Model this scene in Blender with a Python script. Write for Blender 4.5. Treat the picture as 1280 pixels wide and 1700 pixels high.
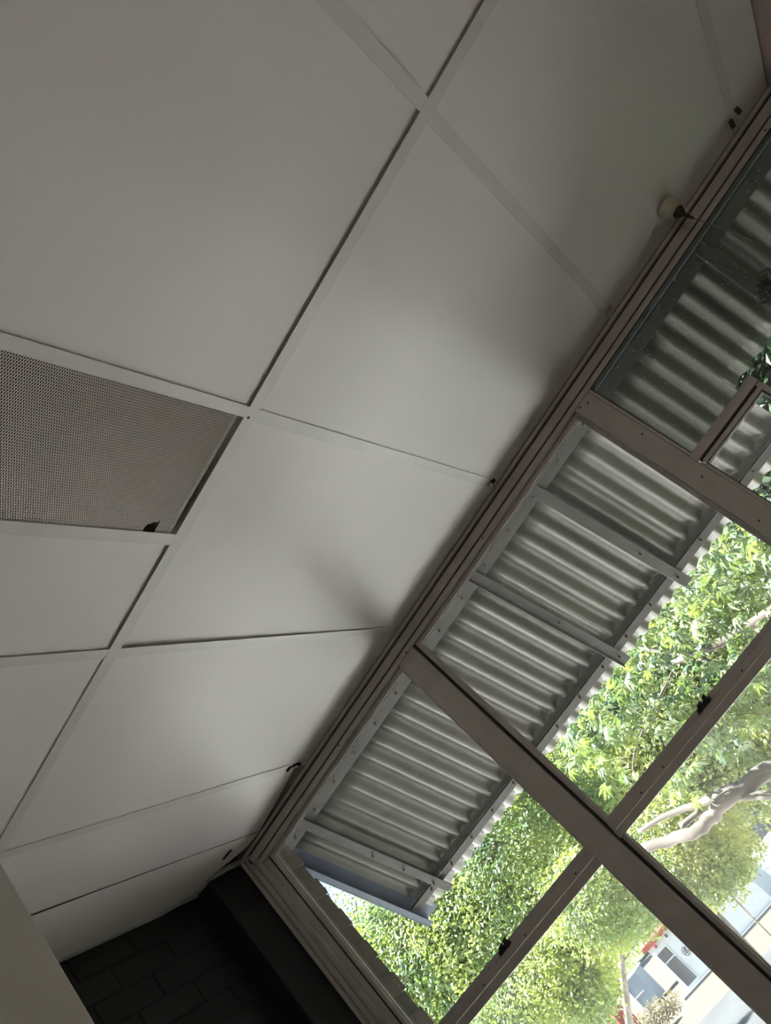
import bpy, math, random
from mathutils import Vector, Matrix
random.seed(7)
for o in list(bpy.data.objects): bpy.data.objects.remove(o)
sc = bpy.context.scene
EYE = Vector((0.0, 0.0, 1.6))                 # eye height above the room's floor, metres
FPX = 1330.67                                 # focal length for a 1280x1700 frame
RC = Matrix(((0.52891, 0.51102, -0.67758), (-0.81522, 0.08391, -0.57304), (-0.23598, 0.85546, 0.46098)))
GROUND = -4.05
# ---------------------------------------------------------------- camera
cam = bpy.data.objects.new('camera', bpy.data.cameras.new('camera'))
sc.collection.objects.link(cam)
r0, r1, r2 = RC[0].normalized(), RC[1].normalized(), RC[2].normalized()
rot = Matrix((r0, -r1, -r2)).transposed()
cam.matrix_world = Matrix.Translation(EYE) @ rot.to_4x4()
cam.data.sensor_fit = 'VERTICAL'; cam.data.sensor_height = 36.0; cam.data.sensor_width = 36.0
cam.data.lens = FPX / 1700 * 36.0
cam.data.clip_start = 0.02; cam.data.clip_end = 800
sc.camera = cam
# ---------------------------------------------------------------- sky, sun, exposure
w = bpy.data.worlds.new('sky'); sc.world = w; w.use_nodes = True
nt = w.node_tree; bg = nt.nodes['Background']
sky = nt.nodes.new('ShaderNodeTexSky'); sky.sky_type = 'NISHITA'; sky.sun_disc = False
sky.sun_elevation = math.radians(48); sky.sun_rotation = math.radians(250)
sky.altitude = 600; sky.air_density = 1.0; sky.dust_density = 1.5
nt.links.new(sky.outputs[0], bg.inputs[0]); bg.inputs[1].default_value = 0.55
sun = bpy.data.lights.new('sun', 'SUN'); sun.energy = 62.0; sun.angle = math.radians(0.6); sun.color = (1.0, 0.95, 0.90)
so = bpy.data.objects.new('sun', sun); sc.collection.objects.link(so)
so.rotation_euler = Vector((-0.80, -0.02, 0.88)).to_track_quat('Z', 'Y').to_euler()
so.location = (-20, -10, 25)
sc.view_settings.view_transform = 'Standard'; sc.view_settings.look = 'None'
sc.view_settings.gamma = 1.0; sc.view_settings.use_curve_mapping = False
sc.view_settings.exposure = 0.22

def fill_light(x, y, z, watts):  # area fill added behind the viewer to lift the interior
    l = bpy.data.lights.new('fill_area', 'AREA'); l.shape = 'RECTANGLE'; l.size = 1.2; l.size_y = 0.10; l.energy = watts; l.color = (1.0, 0.93, 0.87)
    o = bpy.data.objects.new('fill_area', l); sc.collection.objects.link(o); o.location = (x, y, z)
    o.rotation_euler = Vector((0, -1, -0.1)).to_track_quat('Z', 'Y').to_euler()
    return o
FILL_WATTS = 11.0

# ---------------------------------------------------------------- helpers
def at(px, py, y):
    """world point seen at a pixel of the photograph, y metres out from the camera"""
    d = RC.transposed() @ Vector(((px - 640) / FPX, (py - 850) / FPX, 1))
    return EYE + d * (y / d.y)
def W(x, y, z): return Vector((x, y, z + EYE.z))     # z measured from eye height
class MB:
    def __init__(s): s.v = []; s.f = []; s.m = []
    def add(s, vs, fs, mi=0):
        n = len(s.v); s.v += [tuple(p) for p in vs]
        for f in fs: s.f.append(tuple(n + i for i in f)); s.m.append(mi)
        return s
    def box(s, x0, x1, y0, y1, z0, z1, mi=0):
        x0, x1 = sorted((x0, x1)); y0, y1 = sorted((y0, y1)); z0, z1 = sorted((z0, z1))
        p = [(x, y, z) for z in (z0, z1) for y in (y0, y1) for x in (x0, x1)]
        return s.add(p, [(0,2,3,1),(4,5,7,6),(0,1,5,4),(2,6,7,3),(0,4,6,2),(1,3,7,5)], mi)
    def wbox(s, x0, x1, y0, y1, z0, z1, mi=0):       # z from eye height
        return s.box(x0, x1, y0, y1, z0 + EYE.z, z1 + EYE.z, mi)
    def obox(s, c, ax, ay, az, mi=0):                # oriented box: centre and three half axes
        c, ax, ay, az = map(Vector, (c, ax, ay, az))
        p = [c + ax*i + ay*j + az*k for k in (-1,1) for j in (-1,1) for i in (-1,1)]
        fs = [(0,2,3,1),(4,5,7,6),(0,1,5,4),(2,6,7,3),(0,4,6,2),(1,3,7,5)]
        if ax.cross(ay).dot(az) < 0: fs = [f[::-1] for f in fs]
        return s.add(p, fs, mi)
    def prism(s, poly, z0, z1, mi=0):                # xy polygon, anticlockwise
        n = len(poly)
        a = sum(poly[i][0]*poly[(i+1)%n][1]-poly[(i+1)%n][0]*poly[i][1] for i in range(n))
        if a < 0: poly = poly[::-1]
        def zz(z, p): return z(p) if callable(z) else z
        vs = [(p[0], p[1], zz(z0, p)) for p in poly] + [(p[0], p[1], zz(z1, p)) for p in poly]
        fs = [tuple(range(n))[::-1], tuple(range(n, 2*n))] + [(i, (i+1)%n, n+(i+1)%n, n+i) for i in range(n)]
        return s.add(vs, fs, mi)
    def tube(s, pts, rad, n=8, mi=0, cap=True):
        pts = [Vector(p) for p in pts]
        if not hasattr(rad, '__len__'): rad = [rad]*len(pts)
        base = len(s.v); u = None
        for i, p in enumerate(pts):
            t = (pts[min(i+1, len(pts)-1)] - pts[max(i-1, 0)]).normalized()
            if u is None: u = t.orthogonal().normalized()
            u = (u - t*u.dot(t)).normalized(); b = t.cross(u)
            for k in range(n):
                a = 2*math.pi*k/n; s.v.append(tuple(p + (u*math.cos(a)+b*math.sin(a))*rad[i]))
        for i in range(len(pts)-1):
            for k in range(n):
                q = (k+1) % n
                s.f.append((base+i*n+k, base+i*n+q, base+(i+1)*n+q, base+(i+1)*n+k)); s.m.append(mi)
        if cap:
            s.f.append(tuple(base+k for k in range(n))[::-1]); s.m.append(mi)
            e = base+(len(pts)-1)*n; s.f.append(tuple(e+k for k in range(n))); s.m.append(mi)
        return s
    def mesh(s, name, mats, smooth=False):
        me = bpy.data.meshes.new(name); me.from_pydata(s.v, [], s.f); me.update()
        for m in (mats if isinstance(mats, (list, tuple)) else [mats]): me.materials.append(m)
        me.polygons.foreach_set('material_index', s.m)
        if smooth: me.polygons.foreach_set('use_smooth', [True]*len(s.f))
        return me
    def build(s, name, mats, parent=None, smooth=False, bevel=0):
        o = bpy.data.objects.new(name, s.mesh(name, mats, smooth)); link(o, parent)
        if bevel:
            b = o.modifiers.new('bevel', 'BEVEL'); b.width = bevel; b.segments = 1; b.limit_method = 'ANGLE'
        return o
def link(o, parent=None):
    sc.collection.objects.link(o)
    if parent is not None:
        o.parent = parent
        def wm(q): return q.matrix_basis.copy() if q.parent is None else wm(q.parent) @ q.matrix_parent_inverse @ q.matrix_basis
        o.matrix_parent_inverse = wm(parent).inverted()
    return o
def put(name, me, mat4, parent=None):                # another object on a shared mesh
    o = bpy.data.objects.new(name, me); o.matrix_basis = mat4; link(o, parent); return o
def tag(o, label=None, cat=None, group=None, kind=None):
    if label: o['label'] = label
    if cat: o['category'] = cat
    if group: o['group'] = group
    if kind: o['kind'] = kind
    return o
def empty(name, loc=(0,0,0)):
    o = bpy.data.objects.new(name, None); o.location = loc; o.empty_display_size = 0.1
    sc.collection.objects.link(o); return o

# ---------------------------------------------------------------- materials
def mat(name, col, rough=0.6, metal=0.0, spec=0.5, var=0.0, vscale=8.0, bump=0.0, bscale=60.0, col2=None, stretch=None, v2=0.0, v2scale=60):
    m = bpy.data.materials.new(name); m.use_nodes = True
    t = m.node_tree; b = t.nodes['Principled BSDF']
    b.inputs['Roughness'].default_value = rough; b.inputs['Metallic'].default_value = metal
    b.inputs['Specular IOR Level'].default_value = spec
    tc = t.nodes.new('ShaderNodeTexCoord'); mp = t.nodes.new('ShaderNodeMapping')
    t.links.new(tc.outputs['Object'], mp.inputs[0])
    if stretch: mp.inputs['Scale'].default_value = stretch
    if var > 0 or col2:
        n = t.nodes.new('ShaderNodeTexNoise'); n.inputs['Scale'].default_value = vscale; n.inputs['Detail'].default_value = 5
        t.links.new(mp.outputs[0], n.inputs[0])
        r = t.nodes.new('ShaderNodeValToRGB'); r.color_ramp.elements[0].position = 0.35; r.color_ramp.elements[1].position = 0.65
        c2 = col2 or tuple(c*(1-var) for c in col)
        r.color_ramp.elements[0].color = (*c2, 1); r.color_ramp.elements[1].color = (*col, 1)
        t.links.new(n.outputs[0], r.inputs[0]); src = r.outputs[0]
        if v2:
            n2 = t.nodes.new('ShaderNodeTexNoise'); n2.inputs['Scale'].default_value = v2scale; n2.inputs['Detail'].default_value = 3
            t.links.new(mp.outputs[0], n2.inputs[0])
            mr = t.nodes.new('ShaderNodeMapRange'); mr.inputs[1].default_value = 0.35; mr.inputs[2].default_value = 0.65
            mr.inputs[3].default_value = 1-v2; mr.inputs[4].default_value = 1
            t.links.new(n2.outputs[0], mr.inputs[0])
            mx = t.nodes.new('ShaderNodeMix'); mx.data_type = 'RGBA'; mx.blend_type = 'MULTIPLY'; mx.inputs[0].default_value = 1
            t.links.new(src, mx.inputs[6]); t.links.new(mr.outputs[0], mx.inputs[7]); src = mx.outputs[2]
        t.links.new(src, b.inputs['Base Color'])
    else: b.inputs['Base Color'].default_value = (*col, 1)
    if bump:
        n = t.nodes.new('ShaderNodeTexNoise'); n.inputs['Scale'].default_value = bscale; n.inputs['Detail'].default_value = 4
        t.links.new(mp.outputs[0], n.inputs[0])
        bp = t.nodes.new('ShaderNodeBump'); bp.inputs['Strength'].default_value = bump; bp.inputs['Distance'].default_value = 0.002
        t.links.new(n.outputs[0], bp.inputs['Height']); t.links.new(bp.outputs[0], b.inputs['Normal'])
    return m
def leafmat(name, dark, light, scale=1.2, trans=0.35, rough=0.45):
    m = mat(name, light, rough=rough, col2=dark, vscale=scale, v2=0.25, v2scale=scale*7, spec=0.4)
    t = m.node_tree; b = t.nodes['Principled BSDF']; out = t.nodes['Material Output']
    tr = t.nodes.new('ShaderNodeBsdfTranslucent'); mix = t.nodes.new('ShaderNodeMixShader'); mix.inputs[0].default_value = trans
    src = b.inputs['Base Color'].links[0].from_socket
    hs = t.nodes.new('ShaderNodeMix'); hs.data_type = 'RGBA'; hs.blend_type = 'MULTIPLY'; hs.inputs[0].default_value = 1
    hs.inputs[7].default_value = (1.5, 1.45, 0.5, 1); t.links.new(src, hs.inputs[6]); t.links.new(hs.outputs[2], tr.inputs[0])
    t.links.new(b.outputs[0], mix.inputs[1]); t.links.new(tr.outputs[0], mix.inputs[2]); t.links.new(mix.outputs[0], out.inputs[0])
    return m
def glassmat(name, tint, dust, patch=0.0, ior=1.45):
    m = bpy.data.materials.new(name); m.use_nodes = True; t = m.node_tree; t.nodes.clear()
    out = t.nodes.new('ShaderNodeOutputMaterial')
    tr = t.nodes.new('ShaderNodeBsdfTransparent'); tr.inputs[0].default_value = (*tint, 1)
    gl = t.nodes.new('ShaderNodeBsdfGlossy'); gl.inputs['Roughness'].default_value = 0.02
    fr = t.nodes.new('ShaderNodeFresnel'); fr.inputs[0].default_value = ior
    m1 = t.nodes.new('ShaderNodeMixShader')
    t.links.new(fr.outputs[0], m1.inputs[0]); t.links.new(tr.outputs[0], m1.inputs[1]); t.links.new(gl.outputs[0], m1.inputs[2])
    tl = t.nodes.new('ShaderNodeBsdfTranslucent'); tl.inputs[0].default_value = (0.8, 0.8, 0.76, 1)
    tc = t.nodes.new('ShaderNodeTexCoord')
    n = t.nodes.new('ShaderNodeTexNoise'); n.inputs['Scale'].default_value = 3.0; n.inputs['Detail'].default_value = 6
    t.links.new(tc.outputs['Object'], n.inputs[0])
    mr = t.nodes.new('ShaderNodeMapRange'); mr.inputs[1].default_value = 0.35; mr.inputs[2].default_value = 0.7
    mr.inputs[3].default_value = dust; mr.inputs[4].default_value = dust + patch
    t.links.new(n.outputs[0], mr.inputs[0])
    # small dust specks
    vo = t.nodes.new('ShaderNodeTexVoronoi'); vo.inputs['Scale'].default_value = 55
    t.links.new(tc.outputs['Object'], vo.inputs[0])
    cr = t.nodes.new('ShaderNodeMapRange'); cr.inputs[1].default_value = 0.07; cr.inputs[2].default_value = 0.11
    cr.inputs[3].default_value = 0.22; cr.inputs[4].default_value = 0.0
    t.links.new(vo.outputs['Distance'], cr.inputs[0])
    ad = t.nodes.new('ShaderNodeMath'); ad.operation = 'ADD'
    t.links.new(mr.outputs[0], ad.inputs[0]); t.links.new(cr.outputs[0], ad.inputs[1])
    m2 = t.nodes.new('ShaderNodeMixShader'); t.links.new(ad.outputs[0], m2.inputs[0])
    t.links.new(m1.outputs[0], m2.inputs[1]); t.links.new(tl.outputs[0], m2.inputs[2]); t.links.new(m2.outputs[0], out.inputs[0])
    return m
M = {}
M['panel'] = mat('vinyl_panel', (0.80, 0.765, 0.755), rough=0.42, spec=0.45, var=0.03, vscale=2.5, bump=0.05, bscale=400)
M['panel_edge'] = mat('gypsum_dark_side', (0.10, 0.09, 0.08), rough=0.9)
M['tee'] = mat('tee_paint', (0.70, 0.68, 0.655), rough=0.4, var=0.05, vscale=20)
M['plaster'] = mat('plaster_paint', (0.58, 0.56, 0.51), rough=0.75, var=0.05, vscale=6, bump=0.15, bscale=200)
M['wallpaint'] = mat('room_wall_paint', (0.62, 0.58, 0.52), rough=0.8, var=0.04)
M['pinkwall'] = mat('pink_wall_paint', (0.58, 0.44, 0.39), rough=0.7, var=0.05, vscale=10)
M['floor'] = mat('floor_tile', (0.42, 0.36, 0.30), rough=0.5, var=0.15)
M['frame'] = mat('frame_paint', (0.56, 0.53, 0.485), rough=0.42, var=0.12, vscale=14, bump=0.1, bscale=120)
M['frame_light'] = mat('frame_bead', (0.60, 0.57, 0.53), rough=0.4, var=0.1, vscale=20)
M['rubber'] = mat('black_seal', (0.015, 0.014, 0.013), rough=0.6)
M['darkbrick'] = mat('dark_painted_brick', (0.009, 0.0115, 0.010), rough=0.6, var=0.15, vscale=12, bump=0.5, bscale=80)
M['mortar'] = mat('dark_mortar', (0.011, 0.013, 0.011), rough=0.8)
M['white_edge'] = mat('plaster_edge', (0.42, 0.45, 0.43), rough=0.8, var=0.2, vscale=40, bump=0.5, bscale=120)
M['mesh'] = mat('expanded_aluminium', (0.88, 0.82, 0.78), rough=0.4, metal=0.15)
M['void'] = mat('plenum_black', (0.012, 0.011, 0.010), rough=1.0, spec=0.0)
M['zinc'] = mat('galvanised_sheet', (0.125, 0.124, 0.116), rough=0.46, metal=0.75, var=0.06, vscale=5, stretch=(1, .4, .4), v2=0.10, v2scale=60)
M['steel'] = mat('weathered_angle_iron', (0.036, 0.035, 0.033), rough=0.5, metal=0.2, var=0.35, vscale=9, v2=0.2, v2scale=60)
M['scallop'] = mat('dark_scallop', (0.05, 0.047, 0.042), rough=0.9)
M['flash'] = mat('blue_grey_flashing', (0.06, 0.085, 0.13), rough=0.5, metal=0.1, var=0.2, vscale=9)
M['bolt'] = mat('rusty_bolt', (0.06, 0.045, 0.035), rough=0.7)
M['chrome'] = mat('chrome', (0.85, 0.84, 0.82), rough=0.12, metal=1.0)
M['cream'] = mat('cream_plastic', (0.56, 0.55, 0.40), rough=0.35)
M['brown'] = mat('brown_plastic', (0.045, 0.032, 0.024), rough=0.6)
M['cord'] = mat('cord_grey', (0.16, 0.145, 0.13), rough=0.7)
M['tape'] = mat('yellowed_tape', (0.52, 0.46, 0.32), rough=0.5)
M['redbrick'] = mat('outside_brick', (0.07, 0.055, 0.045), rough=0.9, var=0.3, vscale=20, bump=0.6, bscale=90)
M['extwall'] = mat('outside_wall', (0.45, 0.40, 0.34), rough=0.9, var=0.2)
M['bark'] = mat('grey_brown_bark', (0.15, 0.125, 0.11), rough=0.9, var=0.45, vscale=3, stretch=(3, 3, .8), bump=0.8, bscale=30)
M['barkpale'] = mat('pale_bark', (0.125, 0.10, 0.092), rough=0.9, var=0.4, vscale=4, bump=0.8, bscale=30)
M['ground'] = mat('tan_earth', (0.085, 0.062, 0.040), rough=0.95, col2=(0.060, 0.048, 0.036), vscale=0.25, v2=0.2, v2scale=3)
M['asphalt'] = mat('grey_asphalt', (0.038, 0.040, 0.047), rough=0.9, var=0.35, vscale=0.6, v2=0.15, v2scale=6)
M['paving'] = mat('bounce_paving', (0.78, 0.75, 0.75), rough=0.8, var=0.15, vscale=0.7, v2=0.12, v2scale=5)
M['forecourt'] = mat('forecourt_concrete', (0.095, 0.096, 0.102), rough=0.9, var=0.3, vscale=0.5, v2=0.2, v2scale=4)
M['leaf_dry2'] = leafmat('dry_bush_leaves', (0.12, 0.10, 0.07), (0.28, 0.24, 0.16), scale=2)
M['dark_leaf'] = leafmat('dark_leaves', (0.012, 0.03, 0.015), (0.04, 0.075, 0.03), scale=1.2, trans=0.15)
M['lawn'] = mat('lawn_green', (0.038, 0.06, 0.018), rough=0.9, var=0.15, vscale=0.4)
M['kerb'] = mat('kerb_grey', (0.11, 0.12, 0.14), rough=0.9)
M['white'] = mat('white_paint', (0.66, 0.66, 0.65), rough=0.5, var=0.04, vscale=3)
M['red'] = mat('red_paint', (0.34, 0.03, 0.025), rough=0.5, var=0.1, vscale=3)
M['greydoor'] = mat('grey_roller', (0.10, 0.092, 0.095), rough=0.6, var=0.1, vscale=4)
M['bluegrey'] = mat('bluegrey_sheet', (0.19, 0.24, 0.31), rough=0.5, var=0.1, vscale=2)
M['blue'] = mat('blue_plastic', (0.05, 0.14, 0.25), rough=0.5)
M['ink'] = mat('black_lettering', (0.05, 0.05, 0.05), rough=0.7)
M['leaf_far'] = leafmat('fine_leaves', (0.085, 0.15, 0.075), (0.34, 0.40, 0.15), scale=0.9)
M['leaf_olive'] = leafmat('olive_leaves', (0.10, 0.155, 0.075), (0.38, 0.40, 0.17), scale=1.1)
M['leaf_near'] = leafmat('broad_leaves', (0.06, 0.12, 0.095), (0.23, 0.28, 0.135), scale=1.6, trans=0.3, rough=0.3)
M['leaf_dry'] = mat('dry_leaf', (0.13, 0.085, 0.06), rough=0.8, var=0.4, vscale=30)
M['pane'] = glassmat('window_glass', (0.86, 0.90, 0.88), 0.005, 0.006)
M['pane_dusty'] = glassmat('dusty_glass', (0.86, 0.90, 0.87), 0.018, 0.03)
M['pane_dirty'] = glassmat('dirty_tinted_glass', (0.50, 0.54, 0.51), 0.003, 0.006)

# ================================================================ STRUCTURE
H = 0.984                       # ceiling above the eye
YW = 2.362                      # inner face of the window frames
XL, XR = -2.13, 1.003           # brick wall at left, pink wall at right
PX, PY = -1.549, 1.184          # free corner of the grey partition
floor = MB().box(-2.4, 1.3, -3.2, 2.6, -0.15, 0.0).build('floor', M['floor']); tag(floor, 'tan tiled floor of the room below the view', kind='structure')
wb = MB().box(-2.4, 1.3, -3.2, -3.0, 0, 3.2).build('wall_back', M['wallpaint']); tag(wb, 'plain wall behind the viewer', kind='structure')
wr = MB().box(XR, XR+0.25, -3.0, 2.62, 0, 3.4).build('wall_right', M['pinkwall']); tag(wr, 'pinkish painted wall meeting the ceiling in the upper right corner', kind='structure')
wp = MB().box(XL-0.25, PX, -3.0, PY, 0, EYE.z+H+0.02).build('wall_partition', M['plaster'], bevel=0.003); tag(wp, 'smooth grey wall return filling the lower left corner', kind='structure')
# left brick wall: mortar core with every brick proud of it
wl = MB().box(XL-0.25, XL, PY+0.002, 2.6, 0, EYE.z+H+0.3).build('wall_left', M['mortar']); tag(wl, 'dark green-black painted brick wall beside the window', kind='structure')
bl, bh = 0.222, 0.078
bm = MB().box(-0.004, 0.0022, 0.0, bl-0.008, 0.0, bh-0.008).mesh('brick', M['darkbrick'])
row = 0; z = EYE.z + H - 0.09
while z > 1.3:
    y = PY + 0.02 - (0.11 if row % 2 else 0.0)
    while y < 2.20:
        y0 = max(y, PY+0.004); y1 = min(y + bl - 0.010, 2.19)
        if y1 - y0 > 0.03:
            o = put('brick', bm, Matrix.Translation((XL + random.uniform(-.001, .002), y0, z)) @ Matrix.Diagonal((1, (y1-y0)/(bl-0.010), 1, 1)), wl)
        y += bl
    z -= bh; row += 1
nib = MB().box(XL+0.001, -2.037, 2.19, 2.59, 0, EYE.z+H+0.3).build('wall_nib', M['darkbrick'], bevel=0.004); tag(nib, 'narrow dark painted pier between brick wall and window frame', kind='structure')
# ragged pale plaster edge where the ceiling meets the brickwork
pts = [(-2.135,1.20),(-2.122,1.45),(-2.118,1.66),(-2.124,1.80),(-2.118,1.84),(-2.130,1.96),(-2.105,2.10),(-2.095,2.165),(-2.03,2.195),(-2.012,2.28),(-2.01,2.335)]
e = MB()
for (a, b) in zip(pts[:-1], pts[1:]):
    a3, b3 = W(a[0], a[1], H-0.008), W(b[0], b[1], H-0.008); d = (b3-a3)/2; n = Vector((d.y, -d.x, 0)).normalized()
    wd = 0.007 + random.random()*0.004
    e.obox((a3+b3)/2 - n*0.004, d*1.03, n*wd, Vector((0,0,0.008)))
tag(e.build('trim_1', M['white_edge'], bevel=0.002), 'ragged pale plaster edge between ceiling and dark brick wall', kind='structure')

# front wall (below the window and above its head) and unseen roof added to block sun
fw = MB().box(-2.4, 1.3, YW+0.002, 2.60, -0.2, 0.85).box(-2.4, 1.3, YW+0.004, 2.60, EYE.z+H+0.004, 3.6).box(XR+0.0, 1.6, YW+.01, 2.6, 0.85, 3.4).build('wall_front', M['extwall'])
tag(fw, 'outside wall around the window', kind='structure')
outer = MB().box(-6, -2.131, 2.40, 2.60, GROUND, 3.6).box(1.6, 7, 2.40, 2.60, GROUND, 3.6).box(-2.131, 1.6, 2.40, 2.60, GROUND, -0.2).box(-6, 7, -3.2, 2.7, 3.4, 3.6).build('wall_facade', M['extwall'])
tag(outer, 'outer walls of the building and an unseen roof slab added to block sun', kind='structure')

# ---------------------------------------------------------------- ceiling: void slab, panels, tees
CZ = EYE.z + H
ceil = MB().box(-2.4, 1.3, -3.0, 2.36, CZ+0.22, CZ+0.30).build('ceiling', M['void']); tag(ceil, 'suspended panel ceiling with pale tee bars', kind='structure')
AY0, AY1 = 1.146, 1.176
TEE = {'b0': (0.853, 0.880), 'b1': (0.262, 0.288), 'b2': (-0.358, -0.330), 'sec': (-0.655, -0.628), 'b3': (-0.946, -0.921), 'b4': (-1.545, -1.517)}
TH = 0.0012
def tee(x0, x1, y0, y1, long_y=True):
    m = MB().box(x0, x1, y0, y1, CZ, CZ+TH)
    if long_y: c = (x0+x1)/2; m.box(c-.001, c+.001, y0, y1, CZ+TH, CZ+0.035)
    else: c = (y0+y1)/2; m.box(x0, x1, c-.001, c+.001, CZ+TH, CZ+0.035)
    return m.build('ceiling_tee', M['tee'], ceil)
tee(-1.56, XR-0.001, AY0, AY1, False)
for k in ('b0', 'b1', 'b2', 'b3', 'b4'):
    x0, x1 = TEE[k]
    tee(x0, x1, AY1+0.0002, YW-0.012)
    if k != 'b4': tee(x0 + (0.004 if k in ('b1', 'b2') else 0), x1 + (0.004 if k in ('b1',) else 0), -0.05, AY0-0.0002)
tee(*TEE['sec'], -0.05, AY0-0.0002)
tee(-1.545, XR-0.001, -0.08, -0.05, False)
def panel(poly, lift=0.003, tilt=None, name='ceiling_panel', m=None):
    z0 = (lambda p: CZ + TH + tilt(p)) if tilt else CZ + TH + lift
    z1 = (lambda p: CZ + TH + tilt(p) + 0.010) if tilt else CZ + TH + lift + 0.010
    mb = MB().prism(poly, z0, z1)
    for i in range(1, len(mb.m)): mb.m[i] = 1
    return mb.build(name, m or [M['panel'], M['panel_edge']], ceil)
def rect(x0, x1, y0, y1): return [(x0, y0), (x1, y0), (x1, y1), (x0, y1)]
ye = YW - 0.006
g = 0.008
# row by the window, right to left
panel(rect(TEE['b0'][1]-g, XR-0.004, AY1-g, ye), 0.0004)
panel(rect(TEE['b1'][1]-g, TEE['b0'][0]+g, AY1-g, ye), 0.0008)
panel(rect(TEE['b2'][1]-g, TEE['b1'][0]+g, AY1-g, ye), 0.0018)
panel(rect(TEE['b3'][1]-g, TEE['b2'][0]+g, AY1-g, ye), tilt=lambda p: 0.0012 + 0.0065*max(0, (p[0]+0.34)/-0.6)*max(0, 1-(p[1]-1.168)/0.9))
panel(rect(TEE['b4'][1]-g, TEE['b3'][0]+g, AY1-g, ye), 0.0012)
panel([(-1.822, AY0+.01), (TEE['b4'][0]+g, AY0+.01), (TEE['b4'][0]+g, 2.290), (-1.580, 2.300), (-1.868, 2.349)], 0.0006)
# last cut board: hangs a touch lower towards the brick wall, torn off at the window corner
last = panel([(-2.128, AY0+.01), (-1.8375, AY0+.01), (-1.8450, 1.60), (-1.8565, 2.0), (-1.8705, 2.349), (-1.93, 2.33), (-1.985, 2.262), (-2.03, 2.19), (-2.128, 2.19)],
      tilt=lambda p: 0.0005 - 0.012*max(0, (-1.84-p[0])/0.28))
MB().obox(W(-1.9315, 2.2155, H-0.0035), (0.021, 0.006, 0), (-0.0017, 0.006, 0), (0, 0, 0.0012)).build('torn_slot', M['void'], last)
# row on the room side of the long tee
yr = -0.045
panel(rect(TEE['b0'][1]-g, XR-0.004, yr, AY0+g), 0.0012)
panel(rect(TEE['b1'][1]-g+.004, TEE['b0'][0]+g, yr, AY0+g), 0.0030)
panel(rect(TEE['b2'][1]-g, TEE['b1'][0]+g+.004, yr, AY0+g), 0.0036)
panel(rect(TEE['b3'][1]-g, TEE['sec'][0]+g, yr, AY0+g), 0.0030)
panel(rect(-1.545, TEE['b3'][0]+g, yr, AY0+g), 0.0010)
for (a, b) in ((-1.54, -0.94), (-0.94, -0.34), (-0.34, 0.27), (0.27, 0.87), (0.87, 1.0)):
    panel(rect(a, b, -1.24, -0.06), 0.002); panel(rect(a, b, -2.45, -1.25), 0.002); panel(rect(a, b, -2.99, -2.46), 0.002)
# expanded metal filter grille in its narrow bay
gx0, gx1, gy0, gy1 = -0.632, -0.352, 0.30, AY0-0.010
mm = MB(); px_, py_ = 0.0050, 0.0044; nrow = int((gx1-gx0)/px_*1.0)
zc = CZ + 0.0035
for i in range(nrow):
    xc = gx0 + (i+0.5)*px_; n = int((gy1-gy0)/(py_/2)); vs = []; fs = []
    for k in range(n+1):
        y = gy0 + k*py_/2; s = 1 if (k+i) % 2 else -1; x = xc + s*px_*0.36
        if y > 1.065 and y < 1.090 and x < -0.612 + (y-1.07)*0.3: x = None
        vs += [((x or xc)-0.0011, y, zc+0.0006*s), ((x or xc)+0.0011, y, zc+0.0006*s + 0.0010)]
        if x is None: vs[-1] = vs[-2]
    for k in range(n):
        if not (1.063 < gy0 + k*py_/2 < 1.090 and xc < -0.612 + (gy0 + k*py_/2-1.07)*0.4): fs.append((2*k, 2*k+1, 2*k+3, 2*k+2))
    mm.add(vs, fs)
gr = mm.build('mesh_grille', M['mesh'], ceil); tag(gr, 'fine expanded metal mesh panel with a torn corner', kind='stuff')
# backing web a few millimetres above the mesh
MB().box(gx0-0.01, gx1+0.01, gy0, gy1, CZ+0.016, CZ+0.018).build('filter_pad', mat('grey_filter_pad', (0.05, 0.043, 0.04), rough=1.0), ceil)
panel(rect(TEE['sec'][1]-g, TEE['b2'][0]+g, yr, 0.30), 0.003)

# clips and fixings on the tees
def thing(name, loc, label, cat, group=None):
    return tag(empty(name, loc), label, cat, group)
sc1 = thing('screw', W(-0.345, 2.297, H), 'shiny chrome screw in the tee end near the window head', 'screw')
MB().tube([W(-0.345,2.297,H-.004), W(-0.345,2.297,H-.0005)], [0.008, 0.012], 12).build('washer', M['chrome'], sc1, smooth=False)
MB().tube([W(-0.347,2.299,H-.012), W(-0.346,2.298,H-.004)], [0.004, 0.0055], 8).build('screw_head', M['chrome'], sc1)
MB().obox(W(-0.334,2.305,H-.003), (0.006,0.003,0), (-.003,.006,0), (0,0,.002)).build('slot', M['void'], sc1)
c0 = thing('tee_clip', W(0.864, 2.269, H), 'dark bent clip on the tee in the upper right corner', 'clip')
MB().obox(W(0.882,2.262,H-.004), (0.004,0.018,0), (.006,-.001,0), (0,0,.003)).build('clip_arm', M['brown'], c0)
MB().obox(W(0.853,2.280,H-.004), (0.002,0.022,0), (.006,0.001,0), (0,0,.003)).build('clip_tongue', M['brown'], c0)
c4 = thing('tee_clip', W(-1.53, 2.28, H), 'small black broken clip at the tee end near the brick wall corner', 'clip')
MB().obox(W(-1.522,2.270,H-.003), (0.003,0.016,0), (.003,0,0), (0,0,.002)).build('clip_arm', M['void'], c4)
MB().obox(W(-1.535,2.245,H-.003), (0.010,0.002,0), (0,.003,0), (0,0,.002)).build('clip_arm', M['void'], c4)
MB().tube([W(-1.528,2.300,H-.006), W(-1.528,2.300,H-.0004)], 0.006, 8).build('clip_tongue', M['void'], c4)
tp = MB().obox(W(0.276,2.302,H-.0008), (0.013,0,0), (0,.012,0), (0,0,.0006)).build('tape', M['tape']); tag(tp, 'small yellowed tape patch on the tee end by the window head', 'tape')
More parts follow.
